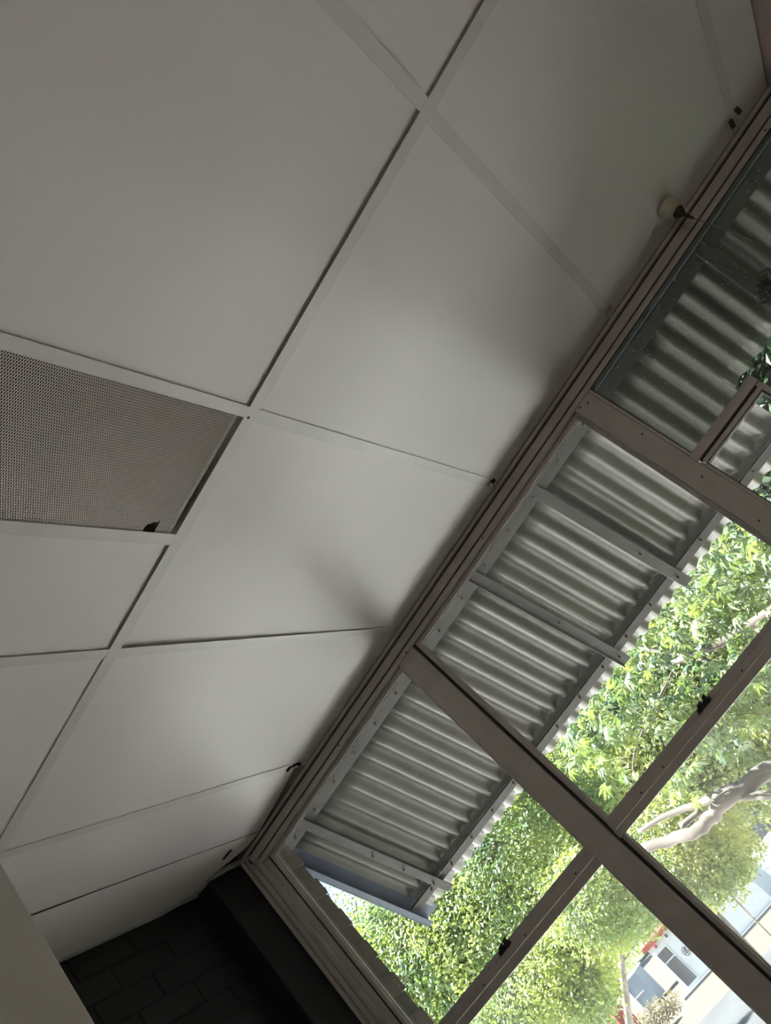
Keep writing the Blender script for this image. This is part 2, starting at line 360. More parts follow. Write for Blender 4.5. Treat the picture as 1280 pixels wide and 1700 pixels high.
dot = MB().tube([W(-0.352,1.158,H-.0012), W(-0.352,1.158,H-.0001)], 0.0028, 8).build('rivet', M['bolt']); tag(dot, 'tiny dark rivet where two tees cross beside the mesh panel', 'rivet')

# unseen fill light on the rear wall, added to brighten the room
wl_ = thing('fill_fitting', (0.3, -2.99, 1.9), 'added fill light fitting on the wall behind the viewer, unseen', 'fill light')
MB().box(-0.35, 0.95, -2.999, -2.95, 1.86, 1.96).build('fill_batten', M['white'], wl_)
lo = fill_light(0.3, -2.94, 1.91, FILL_WATTS)
mt = bpy.data.materials.new('fill_glow'); mt.use_nodes = True; pb = mt.node_tree.nodes['Principled BSDF']; pb.inputs['Emission Color'].default_value = (1,.93,.84,1); pb.inputs['Emission Strength'].default_value = 4
MB().tube([(-.3,-2.935,1.91),(.9,-2.935,1.91)], .013, 10).build('tube', mt, wl_)  # glowing tube of the added fill fitting

# ceiling rose with brown cord grip and thin hanging cord
rose = thing('pendant_cord', W(0.575, 2.225, H), 'cream ceiling rose with brown cord grip and thin hanging cord', 'light fitting')
cx, cy = 0.577, 2.222
MB().tube([W(cx,cy,H), W(cx,cy,H-.006), W(cx,cy,H-.030), W(cx,cy,H-.040)], [0.030, 0.031, 0.026, 0.017], 20).build('ceiling_rose', M['cream'], rose, smooth=True)
MB().tube([W(cx,cy,H-.036), W(cx,cy,H-.043), W(cx,cy,H-.055), W(cx+.001,cy,H-.062), W(cx+.002,cy,H-.090)], [0.017, 0.019, 0.012, 0.006, 0.0035], 12).build('cord_grip', M['brown'], rose, smooth=True); grip = bpy.data.objects['cord_grip']
MB().tube([W(cx+.002,cy,H-.088), W(cx+.012,cy+.004,H-.20), W(cx+.02,cy+.01,H-.33), W(cx+.028,cy+.012,H-.9)], 0.0012, 6).build('cord', M['cord'], grip)
wire = MB().tube([W(cx-.05,cy+.02,H-.001), W(cx-.075,cy+.035,H-.001)], 0.0008, 5).build('ceiling_crack', M['cord'], rose)

# ================================================================ WINDOW
win = tag(empty('window_1', W(-0.5, YW, -0.75)), 'wide grey-brown steel framed window with mullions and transoms', kind='structure')
def fr(name, x0, x1, z0, z1, y0=YW, y1=2.41, m='frame', bevel=0.0015, lab=None):
    o = MB().wbox(x0, x1, y0, y1, z0, z1).build(name, M[m], win, bevel=bevel)
    if lab: o['label'] = lab
    return o
XL0 = -2.030
# head: stepped strips
fr('head_bead', XL0, XR-.001, H-.012, H-.0005, YW-.012, 2.40, 'frame_light')
fr('head_seal', XL0, XR-.001, H-.018, H-.012, YW+.004, 2.40, 'rubber', 0)
fr('head_rail', XL0+.03, XR-.001, 0.937, H-.018, YW-.003)
fr('head_seal', XL0+.06, XR-.001, 0.9325, 0.937, YW+.006, 2.40, 'rubber', 0)
fr('head_bead', -1.965, XR-.001, 0.914, 0.9325, YW)
# left jamb, stepped
SZ = -0.75
fr('jamb_bead', XL0, -2.016, SZ, H-.012, YW-.012, 2.41, 'frame_light')
fr('jamb_seal', -2.016, -2.010, SZ, H-.018, YW+.004, 2.40, 'rubber', 0)
fr('jamb', -2.010, -1.988, SZ, .975, YW-.003)
fr('jamb_seal', -1.988, -1.984, SZ, .96, YW+.006, 2.40, 'rubber', 0)
fr('jamb', -1.984, -1.960, SZ, .945, YW)
fr('jamb_bead', -1.960, -1.938, SZ, .914, YW+.014)
fr('jamb_seal', -1.938, -1.932, SZ, .914, YW+.022, 2.40, 'rubber', 0)
fr('sill_rail', XL0, XR, SZ-.05, SZ, YW-.02)
fr('jamb', 0.985, XR-.0005, SZ, .914, YW, lab='right jamb against the pink wall')
# mullions
fr('mullion', -1.030, -0.949, SZ, .9138, YW, bevel=.002)
fr('mullion', -0.021, 0.049, SZ, .9138, YW, bevel=.002)
# glazed sashes: (x0,x1,z0,z1, material)
def sash(x0, x1, z0, z1, pm, y=YW+.022, wd=0.016, sides='lrtb', lab=None):
    o = []
    yg = y + 0.014
    if 't' in sides: fr('sash_rail', x0, x1, z1-wd, z1, y, y+.022)
    if 'b' in sides: fr('sash_rail', x0, x1, z0, z0+wd, y, y+.022)
    if 'l' in sides: fr('sash_stile', x0, x0+wd, z0, z1, y-.0004, y+.0224)
    if 'r' in sides: fr('sash_stile', x1-wd, x1, z0, z1, y-.0004, y+.0224)
    p = MB().wbox(x0+.004, x1-.004, yg, yg+.004, z0+.004, z1-.004 if 't' in sides else z1+.010).build('pane', M[pm], win)
    if lab: p['label'] = lab
    # thin bright putty line round the glass
    t = .003
    b = MB()
    if 't' in sides: b.wbox(x0+wd, x1-wd, yg-.003, yg-.0002, z1-wd-t, z1-wd)
    b.wbox(x0+wd, x0+wd+t, yg-.003, yg-.0002, z0+wd, z1-wd-t)
    b.build('glazing_bead', M['frame_light'], p)
    return p
sash(-1.932, -1.030, .112, .914, 'pane', lab='upper left pane')
sash(-1.932, -1.030, SZ, .060, 'pane_dusty', lab='lower left pane', sides='lrb')
sash(-0.944, -0.021, .112, .914, 'pane', lab='upper middle pane')
sash(-0.944, -0.021, SZ, .066, 'pane_dusty', lab='lower middle pane', sides='lrb')
fr('mullion_seal', -0.949, -0.942, SZ, .914, YW+.012, 2.40, 'rubber', 0)
# transoms
fr('transom', -1.932, -1.030, .060, .088, YW+.008, lab='lower half of left transom')
fr('transom', -1.932, -1.030, .0895, .112, YW+.014)
fr('transom', -0.942, -0.021, .066, .090, YW+.008)
fr('transom', -0.942, -0.021, .0915, .112, YW+.014)
# right hand unit
fr('mullion_bead', .0495, .058, .552, .914, YW-.002, 2.40, 'frame_light')
fr('mullion_seal', .058, .0605, .552, .914, YW+.004, 2.405, 'rubber', 0)
fr('head_seal', .058, .985, .9105, .914, YW+.002, 2.405, 'rubber', 0)
fr('transom', .046, .316, .524, .553, YW-.006, 2.40, lab='short transom at right')
fr('transom_seal', .054, .316, .5175, .524, YW+.008, 2.40, 'rubber', 0)
fr('sash_rail', .058, .300, .503, .5175, YW+.002, 2.40, 'frame_light')
fr('sash_seal', .061, .297, .5005, .503, YW+.004, 2.40, 'rubber', 0)
fr('sash_seal', .0585, .061, SZ, .503, YW+.004, 2.40, 'rubber', 0)
fr('sash_stile', .300, .316, SZ, .524, YW+.002)
fr('sash_seal', .2965, .300, SZ, .503, YW+.004, 2.40, 'rubber', 0)
fr('mullion_bead', .049, .0585, SZ, .503, YW+.001)
MB().wbox(.052, .302, YW+.026, YW+.030, SZ, .505).build('pane', M['pane'], win)['label'] = 'narrow clean pane below the short transom'
p = MB().wbox(.055, .316, YW+.030, YW+.034, .53, .913).wbox(.316, .99, YW+.030, YW+.034, SZ, .913).build('pane', M['pane_dirty'], win); p['label'] = 'dark dirty pane at right'
# pale weather ridges on the mullion's left edge
for k in (0, 1, 2):
    fr('mullion_bead', -0.0215-.0042*(k+1), -0.0215-.0042*k-.0008, SZ, .905, YW+.004+.004*k, 2.40, 'frame_light' if k != 1 else 'frame', .0008)
# screws
sm = MB().tube([(0,-.0016,0),(0,.0005,0)], [.0026,.0032], 8).mesh('screw_head', M['bolt'])
for (x, z, y) in ((-0.003,.905,YW), (-0.020+.04,.893,YW), (.030,.70,YW), (.020,.49,YW), (-.975,.915,YW-.003), (-.70,.10,YW+.014), (-.35,.10,YW+.014), (-.80,.10,YW+.014), (-1.12,.098,YW+.014), (-1.38,.098,YW+.014), (-1.60,.098,YW+.014), (.90,.922,YW), (-.51,.925,YW), (-1.40,.925,YW), (.004,.30,YW)):
    put('screw_head', sm, Matrix.Translation(W(x, y-.0006, z)), win)
# broken stay lugs that stand on the transoms: dark ragged silhouettes
def lugshape(x):
    m = MB()
    for (dx, z0, z1, r) in ((-.020,.112,.124,.007),(-.009,.112,.132,.008),(.004,.112,.126,.007),(.016,.112,.136,.006),(.022,.112,.122,.005)):
        m.obox(W(x+dx, YW+.016, (z0+z1)/2), (r,0,r*.3), (0,.006,0), (r*.25,0,(z1-z0)/2))
    return m
a = lugshape(-0.490).build('window_stay', M['rubber']); tag(a, 'broken black stay lug on the middle transom', 'window stay')
b = lugshape(-1.462).build('window_stay', M['rubber']); tag(b, 'broken black stay lug on the left transom', 'window stay')
# dry leaf caught on the outside of the dirty pane
dl = MB(); random.seed(3)
for k in range(60):
    c = at(1262 + abs(random.gauss(0,1))*16, 478 + random.gauss(0,14), YW+.075+random.uniform(-.02,.03)); a = random.random()*6.28
    u = Vector((math.cos(a), random.uniform(-.5,.5), math.sin(a)))*random.uniform(.012,.026); v = u.orthogonal().normalized()*random.uniform(.005,.012)
    dl.add([c-u, c-v*.8+u*.1, c+u, c+v], [(0,1,2,3)])
tag(dl.build('dry_leaf_clump', M['leaf_dry']), 'brown clump of dry leaves caught outside the dark right pane', 'dry leaves', kind='stuff')

# toothed brick ends outside the left jamb
rv = tag(empty('trim_2', W(-1.95, 2.45, 0)), 'toothed column of brick ends just outside the left jamb', kind='structure')
bm2 = MB().box(0, .056, 0, .10, 0, .067).mesh('brick', M['redbrick'])
z = -0.75; k = 0
while z < .93:
    put('brick', bm2, Matrix.Translation(W(-2.010 + (0.009 if k % 2 else 0) + random.uniform(0,.004), 2.425, z)), rv); z += .069; k += 1

# ================================================================ CANOPY
Dn = Vector((0, .6787, -.7344)); Nn = Vector((0, .7344, .6787)); Xn = Vector((1,0,0)); CO = W(0, 2.70, .97)
def cp(x, s, n=0): return CO + Xn*x + Dn*s + Nn*n
can = thing('awning', cp(-0.4, 0), 'sloping corrugated iron window awning on angle iron frame', 'awning')
PIT = .0762; AMP = .0108; OFF = 0.032; PH = 0.0
def sheet(x0, x1, s0, s1, lift=0.0):
    n = int(round((x1-x0)/PIT*12)); m = MB(); S = 6
    for side in (0, 1):
        vs = []; fs = []
        for j in range(S+1):
            s = s0+(s1-s0)*j/S
            for i in range(n+1):
                x = x0+(x1-x0)*i/n
                vs.append(cp(x, s, OFF + lift + AMP*math.cos(2*math.pi*(x-PH)/PIT) + side*.0010))
        for j in range(S):
            for i in range(n):
                q = (j*(n+1)+i, j*(n+1)+i+1, (j+1)*(n+1)+i+1, (j+1)*(n+1)+i)
                fs.append(q if side == 0 else q[::-1])
        m.add(vs, fs)
    a = (n+1)*(S+1)
    for i in range(n):
        m.f.append((i, i+a, i+1+a, i+1)); m.m.append(0); t = S*(n+1)
        m.f.append((t+i, t+i+1, t+i+1+a, t+i+a)); m.m.append(0)
    return m.build('corrugated_sheet', M['zinc'], can, smooth=False)
P10 = PIT*9
x = -2.085
xs = []
while x < 0.26: xs.append(x); x += PIT*8
for k, x0 in enumerate(xs):
    x1 = min(x0 + PIT*9, 0.335)
    o = sheet(x0, x1, -0.04, 0.690 + random.uniform(-.003,.003), 0.0012*(k % 2))
    for p_ in o.data.polygons: p_.use_smooth = True
for x0 in (0.300, 0.300+PIT*9, 0.300+PIT*18):
    o = sheet(x0, x0+PIT*9.5, -0.04, 0.378, 0.0024 if x0 < .31 else 0.0012)
    for p_ in o.data.polygons: p_.use_smooth = True
def angle(name, p, q, face, leg, t=.004, m='steel', legn=None):
    """angle iron from p to q: a flat face (width vector) and a leg (height vector)"""
    p, q, face, leg = Vector(p), Vector(q), Vector(face), Vector(leg); d = (q-p)/2; c = (p+q)/2
    fn = leg.normalized()*t/2; ln = face.normalized()*t/2
    o = MB().obox(c+face/2, d, face/2, fn).obox(c+leg/2, d, ln, leg/2).build(name, M[m], can, bevel=.001)
    if legn: o['label'] = legn
    return o
# purlins: flat face under the sheets
angle('purlin', cp(-2.10, -0.045, .004), cp(2.3, -0.045, .004), Dn*.050, Nn*.018)
angle('purlin', cp(-2.125, .604, .010), cp(0.345, .604, .010), Dn*.040, Nn*-.014)
# rafters below the purlins
for x0 in (-1.965, -0.727, -0.347, 0.60, 1.5):
    e1 = .684 if x0 < .3 else .38
    angle('rafter', cp(x0, -0.045, -.010), cp(x0+.004, e1, -.010), Xn*.042, Nn*.030 if x0 != -0.727 else Nn*-.016)
# bolts
bmsh = MB().tube([(0,0,-.016),(0,0,.004)], [.0035,.0045], 6).mesh('bolt', M['bolt'])
qb = Nn.to_track_quat('Z', 'Y').to_matrix().to_4x4()
for i in range(21):
    x = -2.02 + i*.152
    if x < 0.33: put('bolt', bmsh, Matrix.Translation(cp(x+.03, .622, .006)) @ qb, can)
    put('bolt', bmsh, Matrix.Translation(cp(x, -.020, 0)) @ qb, can)
for (x, s) in ((-.325,.45),(-.325,.63),(-.70,.35),(-.70,.64),(-1.945,.30),(-1.945,.60),(-1.945,.45)):
    put('bolt', bmsh, Matrix.Translation(cp(x, s, -.012)) @ qb, can)
# flat dark strip with a scalloped upper edge, just above the lower purlin
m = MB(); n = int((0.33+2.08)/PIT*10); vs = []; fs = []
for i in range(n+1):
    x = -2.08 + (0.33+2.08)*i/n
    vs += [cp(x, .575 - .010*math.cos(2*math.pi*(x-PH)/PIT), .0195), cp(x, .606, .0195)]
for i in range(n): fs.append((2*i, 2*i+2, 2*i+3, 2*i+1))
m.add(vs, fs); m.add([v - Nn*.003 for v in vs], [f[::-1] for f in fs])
m.build('scalloped_strip', M['scallop'], can)['label'] = 'dark scalloped strip above the lower purlin'
# barge flashing on the free left end: flat top wing and a drop
m = MB(); m.obox(cp(-2.115, .335, .036), Xn*.042, Dn*.380, Nn*.0015); m.obox(cp(-2.156, .335, .012), Xn*.0015, Dn*.380, Nn*.026); m.obox(cp(-2.140, .335, -.012), Xn*.016, Dn*.380, Nn*.0012)
m.build('barge_flashing', M['flash'], can)['label'] = 'blue-grey metal edge flashing'

# ================================================================ OUTSIDE GROUND
def slab(name, x0, x1, y0, y1, z0, z1, m, label):
    return tag(MB().box(x0, x1, y0, y1, z0, z1).build(name, M[m]), label, kind='structure')
G = GROUND
slab('ground', -160, 120, 2.62, 260, G-.5, G, 'ground', 'dry tan ground outside the building')
slab('bounce_yard', -40, 0.3, 2.7, 24.5, G, G+.03, 'paving', 'unseen pale paved yard under the window, shaped to bounce light inside')  # out of view; kept pale and ended here to steer bounce light
slab('road', -60, 40, 25, 37, G, G+.02, 'asphalt', 'grey asphalt road')
slab('forecourt', -19.2, 10, 47, 66, G, G+.03, 'forecourt', 'white concrete forecourt beyond the road')
slab('lawn', -60, 30, 74, 125, G, G+.05, 'lawn', 'bright green lawn far behind the trees')
slab('kerb', -60, 30, 73.2, 74, G, G+.25, 'kerb', 'grey kerb along the lawn')
slab('yard_far', -19.2, 30, 66, 73.2, G, G+.03, 'forecourt', 'pale hard standing before the lawn')

# kiosk
KY = 44.0
k0 = at(1075, 1579, KY); kx0 = k0.x; kz1 = k0.z
kx1 = kx0 + 6.6; kd = 2.6
kio = thing('kiosk', (kx0, KY, G), 'white shop kiosk with red fascia and grey roller door', 'kiosk')
body = MB().box(kx0, kx1, KY, KY+kd, G, kz1).build('wall', M['white'], kio)
MB().box(kx0-.15, kx1+.15, KY-.25, KY+kd+.1, kz1+.001, kz1+.25).build('fascia', M['red'], kio)
tl = at(1091, 1586, KY); br = at(1158.6, 1624, KY); 
dx0, dx1 = tl.x, tl.x + 0.72; dz0, dz1 = G+0.28, tl.z
rd = MB().box(dx0, dx1, KY-.03, KY-.002, dz0, dz1).build('roller_door', M['greydoor'], kio)
zb = dz0 + (dz1-dz0)*.70
MB().box(dx0-.03, dx1+.03, KY-.05, KY-.031, zb, zb+.06).build('door_rail', M['white'], rd)
fr_ = MB().box(dx0-.07, dx0, KY-.06, KY-.001, dz0-.05, dz1+.07).box(dx1, dx1+.07, KY-.06, KY-.001, dz0-.05, dz1+.07).box(dx0, dx1, KY-.06, KY-.001, dz1, dz1+.07)
fr_.build('door_frame', M['white'], kio)
cnt = MB().box(dx1-.20, dx1+.0, KY-.10, KY-.031, dz0+.05, dz0+.7).box(dx1-.12, dx1, KY-.09, KY-.031, dz0+.7, zb-.1).build('folded_shutter', M['kerb'], rd)
MB().box(kx0-.2, kx1, KY-.5, KY-.001, G, G+.12).build('step', M['kerb'], kio)
for (px, py) in ((1088.5, 1571), (1106, 1553)):
    c = at(px, py, KY-.26); MB().box(c.x-.07, c.x+.07, KY-.30, KY-.26, c.z-.09, c.z+.09).build('sign_letter', M['ink'] if px > 1100 else M['red'], kio)
em = MB()          # round painted emblem beside the door, with illegible strokes round it
ec = at(1139, 1579, KY-.01)
def ring(c, r, t, m):
    for i in range(20):
        a, b = i*math.pi/10, (i+1)*math.pi/10
        pts = [(r-t, a), (r, a), (r, b), (r-t, b)]
        m.add([Vector((c.x+q*math.cos(w_), KY-.012, c.z+q*math.sin(w_))) for q, w_ in pts], [(0,1,2,3)])
ring(ec, .22, .03, em)
for (ax_, az_, bx_, bz_) in ((-.16,.05,.12,.10), (-.1,-.1,.1,.16), (-.17,-.03,.15,-.09), (0,-.2,.03,.18), (-.05,.12,.15,-.05)):
    p, q = Vector((ec.x+ax_, KY-.012, ec.z+az_)), Vector((ec.x+bx_, KY-.012, ec.z+bz_)); d = (q-p)/2; n = Vector((-d.z,0,d.x)).normalized()*.018
    em.obox((p+q)/2, d, n, Vector((0,.003,0)))
em.build('emblem', M['kerb'], kio)

# blue-grey stall panel with white frame
SY = 50.0
c = at(1056, 1640, SY)
st = thing('stall', (c.x, SY, G), 'small pale blue-grey stall with white frame left of the kiosk', 'stall')
MB().box(c.x-.50, c.x+.62, SY, SY+1.2, G+.1, G+1.95).build('panel', M['bluegrey'], st)
MB().box(c.x-.64, c.x-.50, SY-.1, SY+.05, G, G+2.0).build('post', M['white'], st)
MB().box(c.x-.62, c.x+.3, SY-.12, SY-.06, G+1.0, G+1.06).build('rail', M['white'], st)
MB().box(c.x-.72, c.x+.7, SY-.2, SY+1.3, G+1.951, G+2.02).build('roof', M['white'], st)
# folded red market umbrella
c = at(1004, 1668, 41)
um = thing('parasol', (c.x, 41, G), 'closed red market parasol standing left of the stall', 'parasol')
MB().tube([(c.x,41,G),(c.x,41,G+2.7)], .03, 8).build('pole', M['white'], um)
cm = MB(); prof = [(2.62,.03),(2.45,.32),(2.0,.60),(1.4,.70),(.7,.62)]
vs = []; fs = []
for (z_, r_) in prof:
    for k in range(16): a = k*math.pi/8; rr = r_*(1 if k % 2 else .72); vs.append((c.x+rr*math.cos(a), 41+rr*math.sin(a), G+z_))
for i in range(len(prof)-1):
    for k in range(16): fs.append((i*16+k, (i+1)*16+k, (i+1)*16+(k+1)%16, i*16+(k+1)%16))
cm.add(vs, fs); cm.build('canopy', M['red'], um)
MB().tube([(c.x,41,G),(c.x,41,G+.12)], .28, 12).build('base', M['kerb'], um)
# white pillared grey wall at the bottom edge
wl2 = thing('boundary_wall', (at(985,1700,40).x, 40, G), 'grey boundary wall with leaning white pillars left of the parasol', 'wall')
for k, px in enumerate((918, 958, 990)):
    p = at(px, 1690, 40 + k*.0)
    MB().obox((p.x, 40, G+1.3), (.16,0,-.03), (0,.14,0), (-.22,0,1.3)).build('pillar', M['white'], wl2)
x0, x1 = at(905,1690,40).x, at(995,1690,40).x
MB().box(x0, x1, 40.15, 40.3, G, G+1.9).build('wall_panel', M['greydoor'], wl2)
# white steel fence
fy = 50.0
fa = at(1195, 1478, fy); fen = thing('steel_fence', (fa.x, fy, G), 'white welded steel fence in front of the forecourt', 'fence')
fz1 = fa.z; span = 6.0
for k in range(5):
    z_ = G+.15 + (fz1-G-.2)*k/4; MB().box(fa.x, fa.x+span, fy-.03, fy+.03, z_, z_+.07).build('rail', M['white'], fen)
for k in range(4): MB().box(fa.x+k*2, fa.x+k*2+.11, fy-.05, fy+.05, G, fz1+.1).build('post', M['white'], fen)
wm = MB().box(0, .035, -.015, .015, G+.1, fz1).mesh('bar', M['white'])
for k in range(20): put('bar', wm, Matrix.Translation((fa.x+.15+k*.30, fy, 0)), fen)
# low white wall and pale car shapes on the forecourt
c = at(1188, 1545, 47)
def car(c0, name, label, paint):
    r = thing('car', (c0.x, c0.y, G), label, 'car', None)
    prof = [(-2.0,.35),(-2.05,.75),(-1.2,.95),(-.75,1.42),(.75,1.45),(1.35,.98),(2.05,.85),(2.1,.35)]
    m = MB(); n = len(prof); vs = [(c0.x+x_, c0.y-.8, G+z_) for x_, z_ in prof] + [(c0.x+x_, c0.y+.8, G+z_) for x_, z_ in prof]
    m.add(vs, [tuple(range(n))[::-1], tuple(range(n,2*n))] + [(i, (i+1)%n, n+(i+1)%n, n+i) for i in range(n)]); m.build('body', M[paint], r, bevel=.06)
    MB().obox((c0.x-.05, c0.y-.805, G+1.18), (.80,0,0), (0,.01,0), (0,0,.17)).build('side_window', M['greydoor'], r)
    for s in (-1.3, 1.3):
        for t_ in (-.75, .75): MB().tube([(c0.x+s, c0.y+t_-.1, G+.33), (c0.x+s, c0.y+t_+.1, G+.33)], .33, 16).build('wheel', M['ink'], r)
    return r
cc = at(1195, 1560, 52); car(Vector((cc.x, 52, 0)), 'car', 'white car parked behind the window mullion on the forecourt', 'white')
c = at(1203, 1326, 70)
bn = thing('bin', (c.x, 70, c.z-.9), 'blue tank on a stand seen under the thick branch', 'tank')
MB().tube([(c.x,70,c.z-.9),(c.x,70,c.z+.8)], [.8,.8], 16).build('tank', M['blue'], bn)
MB().box(c.x-.7, c.x+.7, 69.4, 70.6, G, c.z-.9).build('stand', M['kerb'], bn)

# ================================================================ TREES
def rnd_dir():
    while True:
        v = Vector((random.uniform(-1,1), random.uniform(-1,1), random.uniform(-1,1)))
        if .05 < v.length < 1: return v.normalized()
def foliage(blobs, n, size, m, parent, shell=.55, name='foliage', asp=.55, cluster=5):
    """n leaves in tufts spread through ellipsoid blobs, one mesh"""
    V = []; F = []; tot = sum(b[3]*b[4]*b[5] for b in blobs)
    R_ = random.random; U = random.uniform
    for (cx_, cy_, cz_, rx, ry, rz) in blobs:
        k = int(n * rx*ry*rz/tot / cluster)
        for _ in range(k):
            d = rnd_dir(); q = shell + (1-shell)*R_()**.6
            c = Vector((cx_+d.x*rx*q, cy_+d.y*ry*q, cz_+d.z*rz*q))
            for _ in range(cluster):
                p = c + Vector((U(-1,1), U(-1,1), U(-1,1)))*size*1.5
                nn = (d*.7 + Vector((U(-1,1), U(-1,1), U(-.2,1.4)))).normalized()
                u = nn.orthogonal().normalized(); u = (u*math.cos(a_ := R_()*6.28) + nn.cross(u)*math.sin(a_))
                v = nn.cross(u); L = size*U(.6,1.25)/2; w_ = L*asp
                b = len(V); V += [p-u*L, p-v*w_-nn*L*.15, p+u*L, p+v*w_-nn*L*.15]
                F += [(b,b+1,b+2), (b,b+2,b+3)]
    me = bpy.data.meshes.new(name); me.from_pydata([tuple(v) for v in V], [], F); me.materials.append(m)
    o = bpy.data.objects.new(name, me); link(o, parent); o['kind'] = 'stuff'; return o
def limb(parent, pts, r0, r1, name='branch', m='bark', n=8, wob=.0):
    pts = [Vector(p) for p in pts]; k = len(pts)
    # smooth subdivision
    P = []
    for i in range(k-1):
        a, b, c, d = pts[max(i-1,0)], pts[i], pts[i+1], pts[min(i+2,k-1)]
        for t in (0,.25,.5,.75):
            P.append(.5*((2*b)+(c-a)*t+(2*a-5*b+4*c-d)*t*t+(3*b-a-3*c+d)*t**3) + Vector((random.uniform(-1,1),0,random.uniform(-1,1)))*wob)
    P.append(pts[-1]); L = len(P)
    return MB().tube(P, [r0+(r1-r0)*i/(L-1) for i in range(L)], n).build(name, M[m], parent, smooth=True)
def tree(label, base, blobs, n, size, m, trunk_r=.25, group=None, mb='bark', shell=.5, branches=6, cat='tree'):
    t = thing('tree', base, label, cat, group); b = Vector(base)
    top = Vector((blobs[0][0], blobs[0][1], blobs[0][2]+blobs[0][5]*.3))
    mid = b.lerp(top, .5) + Vector((random.uniform(-.3,.3), 0, 0))
    limb(t, [b, mid, top], trunk_r, trunk_r*.3, 'trunk', mb)
    for k in range(branches):
        bl_ = blobs[k % len(blobs)]; d = rnd_dir(); e_ = Vector((bl_[0]+d.x*bl_[3]*.8, bl_[1]+d.y*bl_[4]*.8, bl_[2]+abs(d.z)*bl_[5]*.7))
        s_ = b.lerp(top, random.uniform(.75,1.0)); limb(t, [s_, s_.lerp(e_,.5)+Vector((0,0,.3)), e_], trunk_r*.4, .02, 'branch', mb, 6)
    foliage(blobs, n, size, m, t, shell); return t
random.seed(11)
Z = EYE.z
def el(px, py, y, rx, ry, rz): p = at(px, py, y); return (p.x, p.y, p.z, rx, ry, rz)
def tr(label, base, y, blobs, n, size, m, **k):
    """blobs: (pixel x, pixel y, depth offset, radii as seen at 17 m)"""
    q = y/17.0
    bb = [el(a, b_, y + c*q, rx*q, ry*q, rz*q) for a, b_, c, rx, ry, rz in blobs]
    return tree(label, (at(base[0], base[1], y).x, y, G), bb, n, size*q, m, **k)
tr('leafy yellow-green tree filling the lower left pane', (700,1600), 17,
   [(850,1470,0,3.0,1.9,2.7), (760,1600,0,2.7,1.9,2.2), (680,1590,.4,2.2,1.7,1.8), (640,1650,.4,2.1,1.6,1.7), (860,1590,0,1.8,1.6,1.6), (930,1420,0,2.2,1.8,2.2), (800,1700,0,1.8,1.6,1.5), (720,1690,0,1.8,1.5,1.4)],
   105000, .115, M['leaf_far'])
tr('sparse feathery tree against the sky at far left', (590,1620), 25,
   [(590,1590,0,1.5,1.1,1.3), (565,1545,0,1.0,.9,.9), (540,1505,0,.6,.7,.6), (625,1600,0,1.2,1.0,1.1)], 5200, .10, M['leaf_olive'], trunk_r=.12, shell=.1, branches=14)
tr('yellow-green tree behind the middle pane', (1010,1380), 24,
   [(1000,1330,0,2.9,1.8,2.4), (1060,1240,0,2.8,1.8,2.4), (960,1330,0,1.7,1.3,1.7), (1130,1150,0,2.8,1.8,2.4), (1230,1040,0,3.0,1.8,2.5), (1240,1180,0,2.5,1.8,1.9), (1100,1330,0,1.6,1.4,1.4)],
   90000, .11, M['leaf_olive'])
tr('low olive bush tree in front of the white fence', (1150,1470), 13.5,
   [(1155,1425,0,1.0,1.0,.95), (1195,1400,0,.75,.9,.75), (1105,1400,0,1.2,1.2,.9), (1170,1455,0,.8,.9,.5)], 17000, .10, M['leaf_olive'], trunk_r=.03, branches=3)
tr('bright green tree above the boundary wall', (840,1620), 11.5,
   [(950,1620,0,.9,.9,1.05), (895,1640,0,1.2,.9,1.0), (835,1690,0,1.1,.9,.9), (985,1495,0,1.2,1.1,1.0), (1015,1545,0,.45,.5,.4), (1060,1490,0,.8,.8,.7), (985,1630,0,.42,.5,.5)], 34000, .10, M['leaf_far'], trunk_r=.09)
BELT = ['distant tree of the belt, leftmost of five', 'distant tree of the belt, second of five from the left', 'distant tree of the belt, middle of five', 'distant tree of the belt, second of five from the right', 'distant tree of the belt, rightmost of five']
FAR = ['far tree beyond the lawn, leftmost of five', 'far tree beyond the lawn, second of five from the left', 'far tree beyond the lawn, middle of five', 'far tree beyond the lawn, second of five from the right', 'far tree beyond the lawn, rightmost of five']
for k in range(5):
    xx = -78 + k*11.4; hh = random.uniform(9.5, 12.5)
    tree(BELT[k], (xx, 76, G), [(xx, 76, G+hh*.55, 4.4, 3.5, hh*.5), (xx+.6, 76, G+hh*.35, 3.8, 3, hh*.33)], 7000, .62, M['leaf_far'], .3, group='distant trees of the belt', branches=3)
for k in range(5):
    xx = -44 + k*16.5; hh = random.uniform(13, 17)
    tree(FAR[k], (xx, 132, G), [(xx, 132, G+hh*.55, 6.0, 4.5, hh*.5)], 5000, 1.0, M['leaf_far'], .4, group='distant trees past the lawn', branches=3)
